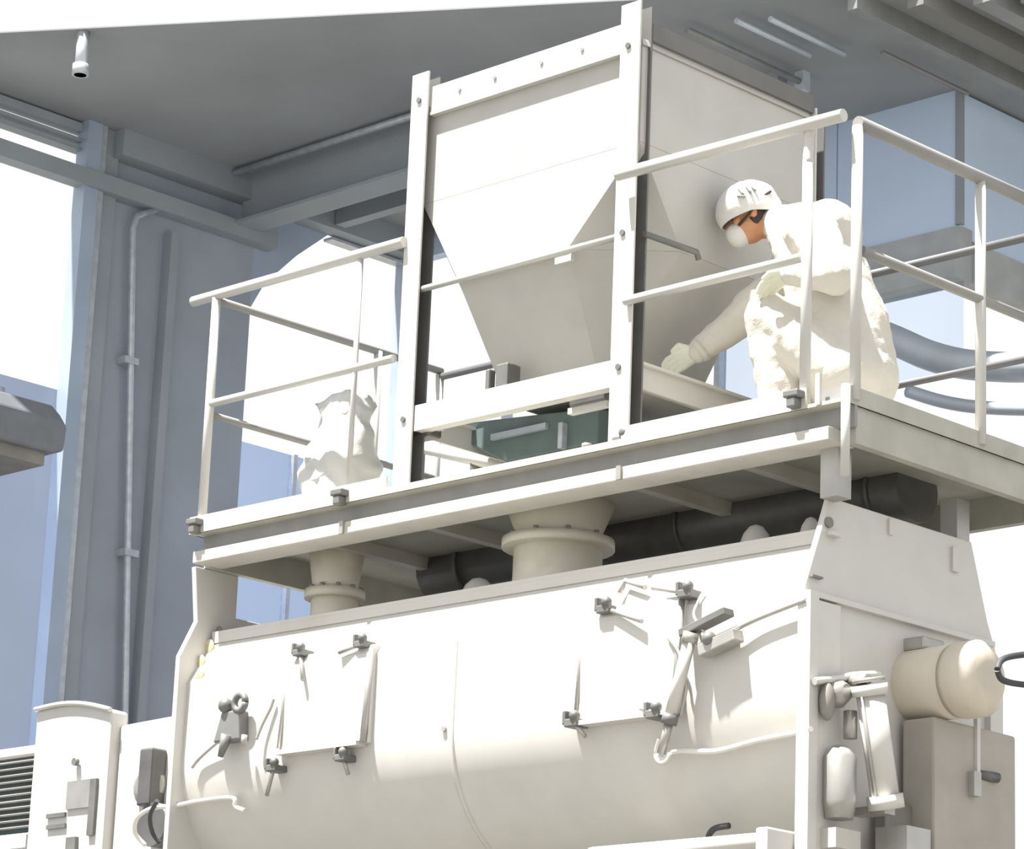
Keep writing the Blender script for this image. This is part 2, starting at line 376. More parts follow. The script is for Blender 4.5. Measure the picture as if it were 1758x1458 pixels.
B(PX0+0.01, PX0+0.05, 0.05, PY1, -0.16, -0.022).build('side_channel', 'underside', pf)
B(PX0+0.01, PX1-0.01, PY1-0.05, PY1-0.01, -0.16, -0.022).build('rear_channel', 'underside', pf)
for x in (-2.9, -2.3, -1.12, -0.55):
    B(x-0.025, x+0.025, 0.05, PY1-0.05, -0.085, -0.022).build('joist', 'platform_paint', pf)
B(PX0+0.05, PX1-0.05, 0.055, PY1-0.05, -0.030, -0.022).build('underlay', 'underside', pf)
for x in (-2.46, -0.89):       # clips hanging on the front beam
    B(x-0.012, x+0.012, -0.045, -0.030, -0.155, -0.10).build('clip', 'grey_steel', pf)
T([(PX1+0.005, -0.03, -0.30), (PX1+0.005, -0.03, 0.04)], 0.017).build('corner_tube', 'rail_paint', pf)
B(0.075, 0.095, -0.045, -0.03, -0.02, 0.10).build('end_bracket', 'rail_paint', pf)
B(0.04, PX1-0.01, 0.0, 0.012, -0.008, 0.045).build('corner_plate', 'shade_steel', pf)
# legs joining platform to the mixer end plates
B(0.02, 0.10, 0.06, 0.14, -0.34, -0.15).build('support_leg', 'grey_steel', pf)
B(-0.10, -0.02, 0.95, 1.03, -0.44, -0.15).build('support_leg', 'grey_steel', pf)

RG = 'guard railings around the platform'
def railing(label, posts, rails, clamps=(), r=0.021, loc=None, rm='rail_paint'):
    e = empty('guard_railing', loc or posts[0][0], label, 'railing', RG)
    for p_ in posts: T([p_[0], p_[1]], p_[2] if len(p_) > 2 else r).build('post', 'rail_paint', e)
    for nm, path, rr in rails: T(path, rr).build(nm, rm, e)
    for (x, y, z) in clamps:
        m = MB(); m.box(x-0.035, x+0.035, y-0.035, y+0.028, z-0.012, z+0.016); m.box(x-0.022, x+0.018, y-0.03, y+0.02, z-0.05, z-0.012)
        m.build('foot_clamp', 'clamp_grey', e, bevel=0.006)
    return e
H, Hm = 1.085, 0.575
yF = -0.012
railing('white tube railing at the far left front of the platform', [((-3.41,yF,-0.005),(-3.41,yF,H)), ((-2.46,yF,-0.005),(-2.46,yF,H-0.02),0.012)],
        [('top_rail', [(-3.575,yF,H),(-2.19,yF,H)], 0.024), ('mid_rail', [(-3.41,yF,Hm),(-2.22,yF,Hm)], 0.018)], [(-3.40,-0.05,0.02), (-2.46,-0.05,0.015)])
railing('white tube railing in front of the crouching person', [((0.0,yF,-0.005),(0.0,yF,0.96)), ((PX1,0.03,-0.005),(PX1,0.03,H-0.03))],
        [('top_rail', [(-0.93,yF-0.045,H+0.005),(0.183,yF-0.02,H)], 0.025), ('mid_rail', [(-0.91,yF,Hm),(-0.02,yF,Hm)], 0.019),
         ('rail_bend', smooth([(0.0,yF,0.94),(0.002,yF,1.02),(0.010,yF-0.004,1.078)],4), 0.021)], [(-0.012,-0.05,0.03)])
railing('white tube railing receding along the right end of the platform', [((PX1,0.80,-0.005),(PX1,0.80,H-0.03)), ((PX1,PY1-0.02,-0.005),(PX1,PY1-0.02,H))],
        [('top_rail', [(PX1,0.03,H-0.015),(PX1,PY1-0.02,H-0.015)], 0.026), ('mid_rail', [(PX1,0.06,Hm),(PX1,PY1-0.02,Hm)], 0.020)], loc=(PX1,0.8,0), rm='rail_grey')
rl = at(655, 590, 'x', -3.42)
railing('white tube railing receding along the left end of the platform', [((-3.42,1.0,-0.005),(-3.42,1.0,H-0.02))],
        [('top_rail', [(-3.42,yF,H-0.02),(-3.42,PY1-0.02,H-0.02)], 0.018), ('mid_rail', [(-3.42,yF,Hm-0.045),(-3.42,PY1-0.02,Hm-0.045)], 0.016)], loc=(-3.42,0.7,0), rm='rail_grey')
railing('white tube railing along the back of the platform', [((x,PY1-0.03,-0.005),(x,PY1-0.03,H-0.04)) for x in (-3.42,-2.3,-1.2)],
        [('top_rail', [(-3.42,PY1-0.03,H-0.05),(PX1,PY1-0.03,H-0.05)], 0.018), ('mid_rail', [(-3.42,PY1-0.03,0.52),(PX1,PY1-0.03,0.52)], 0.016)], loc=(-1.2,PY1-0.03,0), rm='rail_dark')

# ================================================================== HOPPER FRAME + HOPPER
hf = empty('hopper_stand', (-1.54, 0.6, -0.008), 'white bolted steel stand with tall uprights holding the hopper', 'frame')
def upright(x0, x1, y0, y1, z1, opening):
    t = 0.009
    u_ = B(x0, x1, y0, y0+t, -0.008, z1).build('upright', 'white_paint', hf)
    B(x0, x0+t, y0+t, y1-t, -0.008, z1).build('web', 'stand_shade', u_)
    B(x0, x1-0.012, y1-t, y1, -0.008, z1).build('rear_flange', 'stand_shade', u_)
    return u_
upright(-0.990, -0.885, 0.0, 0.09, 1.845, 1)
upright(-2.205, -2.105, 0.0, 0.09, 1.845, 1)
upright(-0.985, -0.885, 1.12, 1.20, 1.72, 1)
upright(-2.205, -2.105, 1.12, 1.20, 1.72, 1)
B(-2.105, -0.985, 0.020, 0.032, 1.655, 1.775).build('top_beam', 'white_paint', hf)
B(-2.105, -0.985, 0.016, 0.046, 1.645, 1.657).build('beam_lip', 'white_paint', hf)
B(-0.925, -0.895, 0.09, 1.12, 1.698, 1.775).build('top_beam', 'stand_shade', hf)  # white beam given a dark colour to imitate its shade
B(-2.175, -2.165, 0.09, 1.12, 1.66, 1.76).build('top_beam', 'white_paint', hf)
B(-2.105, -0.985, 1.17, 1.182, 1.62, 1.74).build('top_beam', 'white_paint', hf)
# lower frame
m = B(-2.105, -0.99, 0.012, 0.024, 0.245, 0.355); m.box(-2.104, -0.991, 0.0242, 0.07, 0.247, 0.256); m.build('lower_beam', 'white_paint', hf)
for x in (-0.93, -2.16):
    m = B(x-0.006, x+0.006, 0.09, 1.12, 0.25, 0.34); m.box(x-0.03, x+0.03, 0.09, 1.12, 0.3402, 0.352); m.build('lower_beam', 'white_paint', hf)
B(-2.105, -0.985, 1.13, 1.142, 0.25, 0.35).build('lower_beam', 'white_paint', hf)
# slim bar across the hopper front and stub on its right
T([(-2.11,0.026,0.868),(-0.99,0.026,0.868)], 0.014).build('cross_bar', 'rail_paint', hf)
T([(-0.885,0.06,0.868),(-0.872,0.36,0.868),(-0.872,0.375,0.84)], 0.013).build('side_bar', 'clamp_grey', hf)
for x, zs in ((-0.945, (1.66, 0.868, 0.315)), (-2.155, (1.72, 0.30))):
    for z in zs:
        MB().lathe([(0.013,0),(0.013,0.008)], (x, 0.0, z), (0,-1,0), 8).build('bolt', 'clamp_grey', hf)
for x in (-1.93, -1.72, -1.45, -1.22):
    MB().lathe([(0.009,0),(0.009,0.006)], (x, 0.020, 1.72), (0,-1,0), 8).build('bolt', 'grey_steel', hf)
for x in (-0.94, -2.155):
    m = B(x-0.075, x+0.075, -0.02, 0.11, -0.008, 0.004); m.build('base_plate', 'white_paint', hf)
MB().ball((-0.88,-0.02,0.035), 0.03, 0.025, 0.026).box(-0.94,-0.84,-0.03,0.0,0.0,0.022).build('foot_bolt', 'clamp_grey', hf)

hx0, hx1, hy0, hy1 = -2.150, -0.915, 0.050, 1.11
hpz = [1.695, 1.26, 0.885, 0.43]
def oct_(x0,x1,y0,y1,cx,cy,z):
    return [(x0+cx[0],y0,z),(x1-cx[1],y0,z),(x1,y0+cy[1],z),(x1,y1-cy[1],z),(x1-cx[1],y1,z),(x0+cx[0],y1,z),(x0,y1-cy[0],z),(x0,y0+cy[0],z)]
e = 0.002
R0 = oct_(hx0,hx1,hy0,hy1,(e,e),(e,e),hpz[0])
R1 = oct_(hx0,hx1,hy0,hy1,(e,e),(e,e),hpz[1])
R2 = oct_(hx0+0.03,hx1-0.035,hy0,hy1,(0.20,0.34),(0.26,0.30),hpz[2])
R3 = oct_(-1.86,-1.31,0.28,0.88,(0.01,0.01),(0.01,0.01),hpz[3])
ho = empty('hopper', (-1.54, 0.6, 0.43), 'large off-white sheet-metal hopper tapering down between the uprights', 'hopper')
def loft(rings, name, material, par, inner=None):
    m = MB(); n = len(rings[0])
    vs = [p for r_ in rings for p in r_]
    fs = [(k*n+i, k*n+(i+1)%n, (k+1)*n+(i+1)%n, (k+1)*n+i) for k in range(len(rings)-1) for i in range(n)]
    m.add(vs, fs); o = m.build(name, material, par, fix=True)
    sm = o.modifiers.new('thickness', 'SOLIDIFY'); sm.thickness = 0.006; sm.offset = 0
    return o
loft([R0, R1], 'upper_shell', 'hopper_paint', ho)
loft([R1, R2], 'shoulder', 'hopper_paint', ho)
loft([R2, R3], 'funnel', 'hopper_paint', ho)
loft([[(x,y,1.70) for x,y,_ in R0], [(x,y,1.67) for x,y,_ in oct_(hx0-0.012,hx1+0.012,hy0-0.008,hy1+0.012,(e,e),(e,e),0)]], 'rim', 'hopper_paint', ho)
loft([[(x,y,0.43) for x,y,_ in R3], [(x,y,0.405) for x,y,_ in R3]], 'outlet', 'hopper_paint', ho)
B(-1.88,-1.29,0.26,0.90,0.392,0.405).build('outlet_flange', 'platform_paint', ho)
# bracket lug at the funnel's left foot
q = at(868, 640, 'y', 0.16)
MB().box(q.x-0.02,q.x+0.05,0.12,0.20,0.355,q.z+0.03).box(q.x-0.08,q.x-0.055,0.12,0.16,0.355,q.z+0.02).build('lug', 'clamp_grey', ho, bevel=0.008)
q = at(965, 438, 'y', 0.05)
MB().box(q.x-0.045,q.x+0.045,0.055,0.085,q.z-0.03,q.z+0.01).build('lug', 'white_paint', ho)

# things under the hopper
def U(px, py, y=0.42): return at(px, py, 'y', y)
tr = empty('feed_tray', (-1.6, 0.5, 0.0), 'dark green steel feed tray under the hopper outlet', 'tray')
a, b, c, d = U(752,735), U(872,795), U(1000,772), U(1040,700)
poly = [(a.x, a.z), (b.x, b.z), (c.x+0.1, b.z), (c.x+0.1, c.z+0.16), (a.x+0.30, a.z-0.02)]
m = MB().prism([(p[0], p[1]) for p in poly], 'y', 0.40, 0.86); m.build('trough', 'green_steel', tr, bevel=0.008)
B(a.x-0.02, c.x+0.12, 0.385, 0.40, a.z-0.01, a.z+0.02).build('rim_bar', 'duct_grey', tr)
q = U(975,770); B(q.x-0.012,q.x+0.012,0.37,0.40,b.z,q.z+0.10).build('rib', 'galvanised', tr)
q = U(900,745); B(q.x-0.16,q.x+0.16,0.38,0.40,q.z-0.01,q.z+0.015).build('ledge', 'duct_grey', tr)
for x in (b.x+0.05, c.x): B(x-0.02,x+0.02,0.5,0.54,-0.008,b.z).build('foot', 'dark_steel', tr)
jb = empty('junction_box', (-1.3,0.9,0.3), 'dark square box under the right of the hopper frame', 'box')
q = at(1010, 675, 'y', 0.10)
B(q.x-0.09,q.x+0.10,0.085,0.16,q.z-0.045,q.z+0.05).build('box_body', 'dark_steel', jb, bevel=0.006)
B(q.x-0.11,q.x+0.10,0.10,0.13,q.z-0.07,q.z-0.045).build('mount', 'rail_paint', jb)
mo = empty('vibrator_unit', (-2.0,0.12,0.2), 'small dark block under the left of the hopper frame', 'motor')
q = at(728, 735, 'y', 0.10)
B(q.x-0.09,q.x+0.07,0.06,0.14,q.z-0.05,q.z+0.04).build('block', 'dark_steel', mo, bevel=0.01)
B(q.x+0.07,q.x+0.10,0.08,0.12,q.z-0.02,0.26).build('hanger', 'rail_paint', mo)
cn = empty('dust_canister', (-1.3,0.3,0.0), 'small white domed canister on the deck beside the feed tray', 'canister')
q = at(1000, 790, 'y', 0.2)
MB().lathe([(0.075,-0.008),(0.075,q.z),(0.06,q.z+0.03),(0.02,q.z+0.045)], (q.x+0.02,0.2,0)).build('body', 'white_paint', cn)
MB().lathe([(0.02,0),(0.02,0.02)], (q.x+0.02,0.2,q.z+0.044)).build('lid_knob', 'grey_steel', cn)
for i, px in enumerate((846, 858)):
    q = at(px, 700, 'y', 0.95)
ct = empty('cross_tube', (-2.2, 1.0, 0.1), 'white tube lying low across the platform behind the feed tray', 'tube')
T([at(712,765,'y',1.0), at(870,800,'y',0.70)], 0.03).build('tube', 'rail_paint', ct)
q = at(818, 800, 'y', 0.8); B(q.x-0.02,q.x+0.02,0.78,0.82,-0.008,q.z+0.05).build('stand', 'clamp_grey', ct)
q = at(720, 767, 'y', 0.985); B(q.x-0.02,q.x+0.02,0.965,1.005,-0.008,q.z).build('stand', 'clamp_grey', ct)

# sack on the deck at the left
bgp = at(582, 850, 'y', 0.25)
sk = empty('plastic_sack', (bgp.x, 0.25, -0.008), 'crumpled white plastic sack standing on the left of the platform', 'sack')
def sack():
    m = MB(); n, kk = 40, 26; vs = []
    hgt = 0.56
    for i in range(kk+1):
        t = i/kk; z = -0.006 + hgt*t
        wx = 0.17*(1 - 0.10*t) * (0.9+0.12*sin(pi*min(1,t*1.3))); wy = 0.12*(1-0.75*max(0,(t-0.45)/0.55)**1.2)*(0.85+0.2*sin(pi*min(1,t*1.5)))
        for j in range(n):
            a = 2*pi*j/n
            cx, cy = cos(a), sin(a)
            p = Vector((math.copysign(abs(cx)**0.7, cx)*wx, math.copysign(abs(cy)**0.7, cy)*wy, z))
            f = (1-abs(noise.noise(Vector((p.x*8+p.z*7, p.y*5, 1.3)))*2.2))*0.035*(0.35+t) + noise.noise(Vector((p.x*16-p.z*14, p.y*16, p.z*8)))*0.012
            p += Vector((cx, cy, 0))*f
            p.z += 0.04*t*noise.noise(Vector((cx*1.2, cy*1.2, 3.1)))
            vs.append(Vector((bgp.x, 0.25, 0))+p)
    fs = [(i*n+j, i*n+(j+1)%n, (i+1)*n+(j+1)%n, (i+1)*n+j) for i in range(kk) for j in range(n)] + [tuple(range(n-1,-1,-1)), tuple(kk*n+j for j in range(n))]
    return m.add(vs, fs, True)
sack().build('bag', 'bag_plastic', sk)
# ================================================================== MIXER
MX0, MX1 = -3.45, 0.0
YC, RAD, ZC = 0.56, 0.565, -1.02
mx_ = empty('mixer', (-1.7, 0.56, ZC-RAD-0.4), 'long white horizontal mixer drum under the platform', 'mixer')
# trough section (y, z)
sec = [(0.99,-0.47),(0.13,-0.47),(0.13,-0.44),(0.055,-0.44),(0.05,-0.455),(0.05,-0.505),(0.03,-0.515),(-0.005,-0.66),(-0.005,ZC)]
sec = [(YC-RAD*cos(radians(a)), ZC-RAD*sin(radians(a))) for a in range(0, 181, 6)]
pts = [(0.14,-0.456),(0.112,-0.492),(0.0,-0.68)] + sec + [(1.12,-0.68),(1.008,-0.492),(0.98,-0.456)]
m = MB(); n = len(pts)
vs = [(x, y, z) for x in (MX0, MX1) for y, z in pts]
m.add(vs, [(i, (i+1)%n, (i+1)%n+n, i+n) for i in range(n)], True)
tro = m.build('trough', 'white_paint', mx_)
tro.data.polygons.foreach_set('use_smooth', [True]*len(tro.data.polygons))
md = tro.modifiers.new('split', 'EDGE_SPLIT'); md.split_angle = radians(25)
# top cover with lip
m = B(MX0+0.02, MX1-0.005, 0.105, 1.02, -0.455, -0.440); m.box(MX0+0.021, MX1-0.006, 0.1052, 0.115, -0.492, -0.4552)
m.build('top_cover', 'white_paint', mx_)
# end plates
def endplate(x0, x1, top, name='end_plate'):
    poly = [(0.115,top),(0.985,top),(1.09,-0.62),(1.15,-0.74),(1.15,-1.75),(-0.03,-1.75),(-0.03,-0.70),(0.06,-0.47)]
    return MB().prism(poly, 'x', x0, x1).build(name, 'white_paint', mx_, bevel=0.004)
endplate(MX1-0.005, MX1+0.022, -0.325)
MB().prism([(0.0,-0.16),(0.25,-0.16),(0.25,-0.35),(0.9,-0.35),(0.9,-0.16),(1.1,-0.16),(1.1,-0.35),(1.18,-0.58),(1.18,-1.75),(-0.055,-1.75),(-0.055,-0.57),(0.03,-0.40)], 'x', MX0-0.025, MX0+0.005).build('end_plate', 'white_paint', mx_, bevel=0.004)
# stiffening bars on the near end plate
m = B(MX1+0.022, MX1+0.05, -0.005, 1.10, -0.72, -0.70); m.build('end_bar', 'white_paint', mx_)
m = B(MX1+0.022, MX1+0.055, -0.03, 0.02, -1.75, -0.70); m.build('end_bar', 'white_paint', mx_)
B(MX1+0.022, MX1+0.05, 0.025, 0.15, -1.75, -0.73).build('end_channel', 'white_paint', mx_)
B(MX1+0.022, MX1+0.05, 1.07, 1.15, -1.75, -0.80).build('end_bar', 'white_paint', mx_)
B(MX1+0.022, MX1+0.04, 0.0, 0.06, -0.645, -0.637).build('scratch_plate', 'bearing_dark', mx_)
q = at(1640, 960, 'x', MX1+0.03); B(MX1+0.022, MX1+0.035, q.y-0.02, q.y+0.02, q.z-0.05, q.z+0.045).build('sight_slot', 'white_paint', mx_)
q = at(1530, 905, 'x', MX1+0.03); B(MX1+0.022, MX1+0.032, q.y-0.012, q.y+0.012, q.z-0.03, q.z+0.03).build('sight_slot', 'white_paint', mx_)
for (px, py) in ((1424, 897),):
    q = at(px, py, 'x', MX1+0.03)
    MB().lathe([(0.02,0),(0.02,0.012)], (MX1+0.022,q.y,q.z), (1,0,0), 12).build('hole_plug', 'bearing_dark', mx_)
    B(MX1+0.022, MX1+0.05, q.y-0.01, q.y+0.05, q.z-0.05, q.z-0.035).build('hook', 'white_paint', mx_)
# raised circumferential seam band
sx = at(780, 1180, 'y', 0.0).x
m = MB(); k = 0
band = [(0.0,-0.68)] + [(YC-(RAD)*cos(radians(a)), ZC-RAD*sin(radians(a))) for a in range(0, 100, 5)]
vs = []
for y, z in band:
    for dx, off in ((-0.012,0.001),(-0.010,-0.006),(0.010,-0.006),(0.012,0.001)):
        d_ = Vector((0, y-YC, z-ZC if z < ZC else 0)).normalized()
        vs.append(Vector((sx+dx, y, z)) + d_*(-off))
m.add(vs, [(i*4+j, i*4+j+1, i*4+j+5, i*4+j+4) for i in range(len(band)-1) for j in range(3)], True)
m.build('seam_band', 'white_paint', mx_)
MB().lathe([(0.012,0),(0.012,0.012)], (at(765,1252,'y',0.0).x, -0.003, at(765,1252,'y',0.0).z), (0,-1,0), 10).build('plug', 'grey_steel', mx_)
# legs / saddle down to the ground
for x in (MX0+0.25, MX1-0.25):
    for y in (0.34, 0.78):
        B(x-0.08, x+0.08, y-0.06, y+0.06, GZ, -1.45).build('leg', 'white_paint', mx_)
# pipe along the bottom front (bright tube at the lower right) 
q1, q2 = at(1120,1462,'y',-0.12), at(1312,1437,'y',-0.12)
T([(q1.x-0.3,-0.12,q1.z), (q2.x,-0.12,q1.z)], 0.035).build('lower_pipe', 'white_paint', mx_)
B(q2.x, MX1-0.01, -0.17, 0.02, q1.z-0.12, q1.z+0.045).build('pipe_block', 'white_paint', mx_, bevel=0.008)
for xx in (q1.x-0.25,): B(xx-0.02, xx+0.02, -0.12, 0.12, q1.z-0.015, q1.z+0.015).build('pipe_bracket', 'grey_steel', mx_)

# inlet necks between the platform and the cover
def neck(px, y, r, rf, zf, label, top=-0.03):
    c = pt(px, y, -0.3)
    nk = MB().lathe([(r*1.12,-0.45),(r*1.02,-0.40),(r,-0.34),(r,zf-0.02)], (c.x,y,0)).build('inlet_neck', 'neck_paint', mx_)
    nk['label'] = label
    MB().lathe([(rf,zf-0.02),(rf,zf+0.02)], (c.x,y,0)).build('flange', 'neck_paint', nk)
    MB().lathe([(r*1.02,zf+0.02),(r*0.98,zf+0.05),(r*1.25,top)], (c.x,y,0)).build('collar', 'neck_paint', nk)
    for j in range(10):
        a = 2*pi*j/10
        MB().lathe([(0.011,zf+0.02),(0.011,zf+0.036)], (c.x+cos(a)*(rf-0.02), y+sin(a)*(rf-0.02), 0), (0,0,1), 6).build('bolt', 'grey_steel', nk)
    return nk
neck(957, 0.50, 0.185, 0.235, -0.20, 'wide cream inlet neck with bolted flange')
neck(574, 0.46, 0.105, 0.135, -0.26, 'narrow cream inlet neck near the far end')
for px, py, r in ((1298, 918, 0.07), (822, 1008, 0.08), (1392, 905, 0.05)):
    q = at(px, py, 'y', 0.35)
    MB().ball((q.x, 0.35, -0.440), r, r, max(0.05, q.z+0.44+0.04)).build('dome_cap', 'white_paint', mx_)
# rust stains are raised crusts near the far end
q = at(335, 1110, 'x', MX0+0.006)
# ---- inspection doors on the front face
def fy(z):   # front face depth at height z
    if z > ZC: return 0.0 if z < -0.68 else 0.112*(z+0.68)/0.188
    a = math.asin(max(-1, min(1, (ZC-z)/RAD))); return YC-RAD*cos(a)
def G(px, py, off=0.02):
    q = at(px, py, 'y', 0.0)
    for _ in range(4): q = at(px, py, 'y', fy(q.z)-off)
    return q
def door(px0, px1, pyc0, pyc1, label):
    a, b = G(px0, pyc0), G(px1, pyc1)
    x0, x1, z1, z0 = a.x, b.x, max(a.z, -0.70+0.06), b.z
    m = MB(); zz = [z1+(z0-z1)*i/10 for i in range(11)]
    vs = [(x, fy(z)-d, z) for z in zz for x, d in ((x0,0.0),(x0,0.026),(x1,0.026),(x1,0.0))]
    fs = [(i*4+j, i*4+j+1, i*4+j+5, i*4+j+4) for i in range(10) for j in range(3)] + [(0,1,2,3), (43,42,41,40)]
    o = m.add(vs, fs).build('inspection_door', 'white_paint', mx_, bevel=0.004); o['label'] = label
    B(x0+0.03, x1-0.03, fy(z0)-0.060, fy(z0)-0.0, z0-0.012, z0+0.006).build('lip', 'white_paint', o)
    T([(x0+0.02, fy(z1)-0.035, z1-0.01), (x0+0.02, fy(z0)-0.035, z0+0.02)], 0.008).build('edge_bead', 'grey_steel', o)
    T([(x1-0.012, fy(z1)-0.04, z1-0.02), (x1-0.012, fy(z0)-0.04, z0+0.0)], 0.014).build('edge_bead', 'grey_steel', o)
    return o, x0, x1, z0, z1
dr, *_r1 = door(1000, 1168, 1050, 1222, 'white hatch with clamps near the pneumatic cylinder')
dl, *_l1 = door(492, 632, 1135, 1275, 'white hatch with clamps near the far end')
def clamp(px, py, parent, tilt=0, s=1.0, arm=(40, 20)):
    q = G(px, py, 0.05); m = MB()
    m.box(q.x-0.035*s, q.x+0.03*s, q.y-0.02, q.y+0.055, q.z-0.02*s, q.z+0.012*s)
    m.ball((q.x+0.012, q.y-0.01, q.z+0.022*s), 0.022*s)
    m.box(q.x-0.045*s, q.x-0.028*s, q.y-0.02, q.y+0.02, q.z-0.01*s, q.z+0.045*s)
    c = m.build('clamp', 'clamp_grey', parent, bevel=0.005)
    e2 = G(px+arm[0], py+arm[1], 0.05)
    T([q, e2], 0.009).build('lever', 'grey_steel', c)
    return c
for px, py, arm in ((1040,1045,(62,22)), (1180,1018,(-60,-8)), (985,1240,(20,25)), (1125,1225,(-25,-8))): clamp(px, py, dr, arm=arm)
for px, py, arm in ((516,1120,(4,48)), (622,1105,(-40,16)), (470,1318,(-12,48)), (588,1300,(10,30))): clamp(px, py, dl, arm=arm, s=0.9)
T([G(1063,1020,0.04), G(1074,997,0.04), G(1108,1009,0.04)], 0.011).build('handle', 'grey_steel', dr)

# pneumatic cylinder, valves, hoses on the front
pc = empty('pneumatic_cylinder', G(1165,1180,0.06), 'slim white pneumatic cylinder beside the nearer hatch', 'cylinder')
a, b = G(1185,1095,0.07), G(1150,1235,0.075)
T([a, b], 0.024, 14).build('barrel', 'white_paint', pc)
d_ = (b-a).normalized()
MB().lathe([(0.031,-0.02),(0.031,0.02)], a, d_, 14).build('end_cap', 'grey_steel', pc)
MB().lathe([(0.031,-0.02),(0.031,0.02)], b, d_, 14).build('end_cap', 'clamp_grey', pc)
T([b, b + d_*0.13], 0.017).build('rod', 'grey_steel', pc)
m = MB(); c = G(1212,1070,0.05); m.obox(c, (0.11,0,0.03), (0,0.03,0), (-0.003,0,0.014)); m.build('pivot_bar', 'clamp_grey', pc, bevel=0.004)
c = G(1237,1105,0.05); MB().obox(c, (0.085,0,0.022), (0,0.03,0), (-0.005,0,0.022)).build('bracket', 'grey_steel', pc, bevel=0.004)
MB().ball(G(1217,1097,0.07), 0.028).build('pivot_knob', 'clamp_grey', pc)
q = b + d_*0.1
MB().tube([q+Vector((0.035*cos(t), 0, 0.035*sin(t)-0.03)) for t in [pi+ i*pi/10 for i in range(11)]], 0.009).build('clevis', 'rail_paint', pc)

def hose(name, pts, r, m_, label, cat='hose', par=None):
    return tag(T(smooth(pts, 6), r, 8).build(name, m_), label, cat)
hose('air_hose', [G(1133,1268,0.05), G(1128,1292,0.05), G(1140,1304,0.05), G(1160,1290,0.04), G(1230,1290,0.03), G(1300,1272,0.03), G(1370,1258,0.03), G(1392,1252,0.05)], 0.011, 'clear_hose', 'pale air hose looping from the near hatch to the end plate')
hose('air_line', [G(1240,1092,0.04), G(1300,1063,0.03), G(1384,1030,0.03)], 0.009, 'grey_steel', 'grey rod rising from the pivot bar to the end plate', 'rod')
hose('air_hose', [G(1212,1090,0.05), G(1192,1060,0.03), G(1195,1040,0.02), G(1208,1015,0.02)], 0.005, 'clear_hose', 'thin pale hose curling above the pivot bar')
hose('air_hose', [G(1148,1096,0.03), G(1165,1120,0.05), G(1170,1150,0.05), G(1178,1180,0.05), G(1168,1230,0.05)], 0.007, 'grey_steel', 'grey hose running down along the pneumatic cylinder')
hose('air_hose', [G(420,1392,0.05), G(404,1385,0.05), G(398,1370,0.04), G(340,1376,0.03), G(300,1384,0.05), G(262,1388,0.09), G(236,1404,0.1), G(232,1430,0.1), G(250,1452,0.1)], 0.010, 'clear_hose', 'pale air hose running off the far end of the drum')
hose('cable', [G(270,1375,0.1), G(258,1400,0.1), G(262,1430,0.1), G(275,1448,0.1)], 0.010, 'black_rubber', 'dark cable hanging in a bend beside the gearbox', 'cable')
hose('cable', [G(1252,1418,0.16), G(1225,1424,0.17), G(1214,1445,0.17), G(1212,1475,0.17)], 0.012, 'black_rubber', 'dark cable hooked over the lower pipe', 'cable')
hose('air_line', [G(330,1318,0.02), G(345,1300,0.02), G(385,1265,0.04)], 0.007, 'grey_steel', 'thin grey line leading to the valve block', 'pipe')
hose('air_line', [G(440,1270,0.04), G(450,1245,0.03), G(465,1215,0.02), G(470,1200,0.02)], 0.007, 'grey_steel', 'short grey line rising right of the valve block', 'pipe')
vb = empty('valve_block', G(403,1230,0.03), 'grey valve block with knobs on the far end of the drum', 'valve')
c = G(402, 1246, 0.03)
MB().prism([(c.x-0.10,c.z-0.07),(c.x+0.07,c.z-0.07),(c.x+0.055,c.z+0.06),(c.x-0.055,c.z+0.06)], 'y', c.y-0.03, c.y+0.045).build('body', 'valve_grey', vb, bevel=0.008)
MB().ball(G(388,1212,0.05), 0.034).build('knob', 'clamp_grey', vb)
c2 = G(412,1207,0.05)
MB().tube([c2+Vector((0.035*cos(t),0,0.035*sin(t))) for t in [i*2*pi/14 for i in range(15)]], 0.015).build('coupling_ring', 'clamp_grey', vb)
MB().tube([G(390,1262,0.06), G(378,1300,0.06)], [0.028,0.012]).build('tail_pipe', 'valve_grey', vb)
MB().tube([G(420,1262,0.06), G(418,1280,0.06)], 0.014).build('tail_pipe', 'grey_steel', vb)

# yellow-brown stains: crust of old product below the far neck
st = empty('product_crust', G(345,1110,0.0), 'patch of dried yellowish product crust on the far end of the drum', 'crust')
for px, py, r, mm in ((356,1090,0.030,'bearing_dark'), (348,1106,0.022,'bearing_dark'), (338,1118,0.045,'rust_stain'), (334,1140,0.036,'rust_stain'), (344,1160,0.034,'rust_stain')):
    q = G(px, py, 0.003)
    q.x = max(q.x, MX0 + 0.02)
    MB().ball(q, r*0.75, 0.010, r).build('patch', mm, st)

# ---- dark duct behind, under the platform
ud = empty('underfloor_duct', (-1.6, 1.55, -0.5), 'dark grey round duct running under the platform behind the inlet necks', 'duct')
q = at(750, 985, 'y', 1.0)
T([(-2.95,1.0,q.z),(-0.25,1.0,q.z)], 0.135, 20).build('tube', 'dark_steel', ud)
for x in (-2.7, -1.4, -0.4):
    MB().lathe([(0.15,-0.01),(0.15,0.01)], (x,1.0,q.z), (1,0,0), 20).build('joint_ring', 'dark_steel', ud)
    B(x-0.015,x+0.015,0.985,1.015,q.z+0.13,-0.03).build('hanger', 'dark_steel', ud)

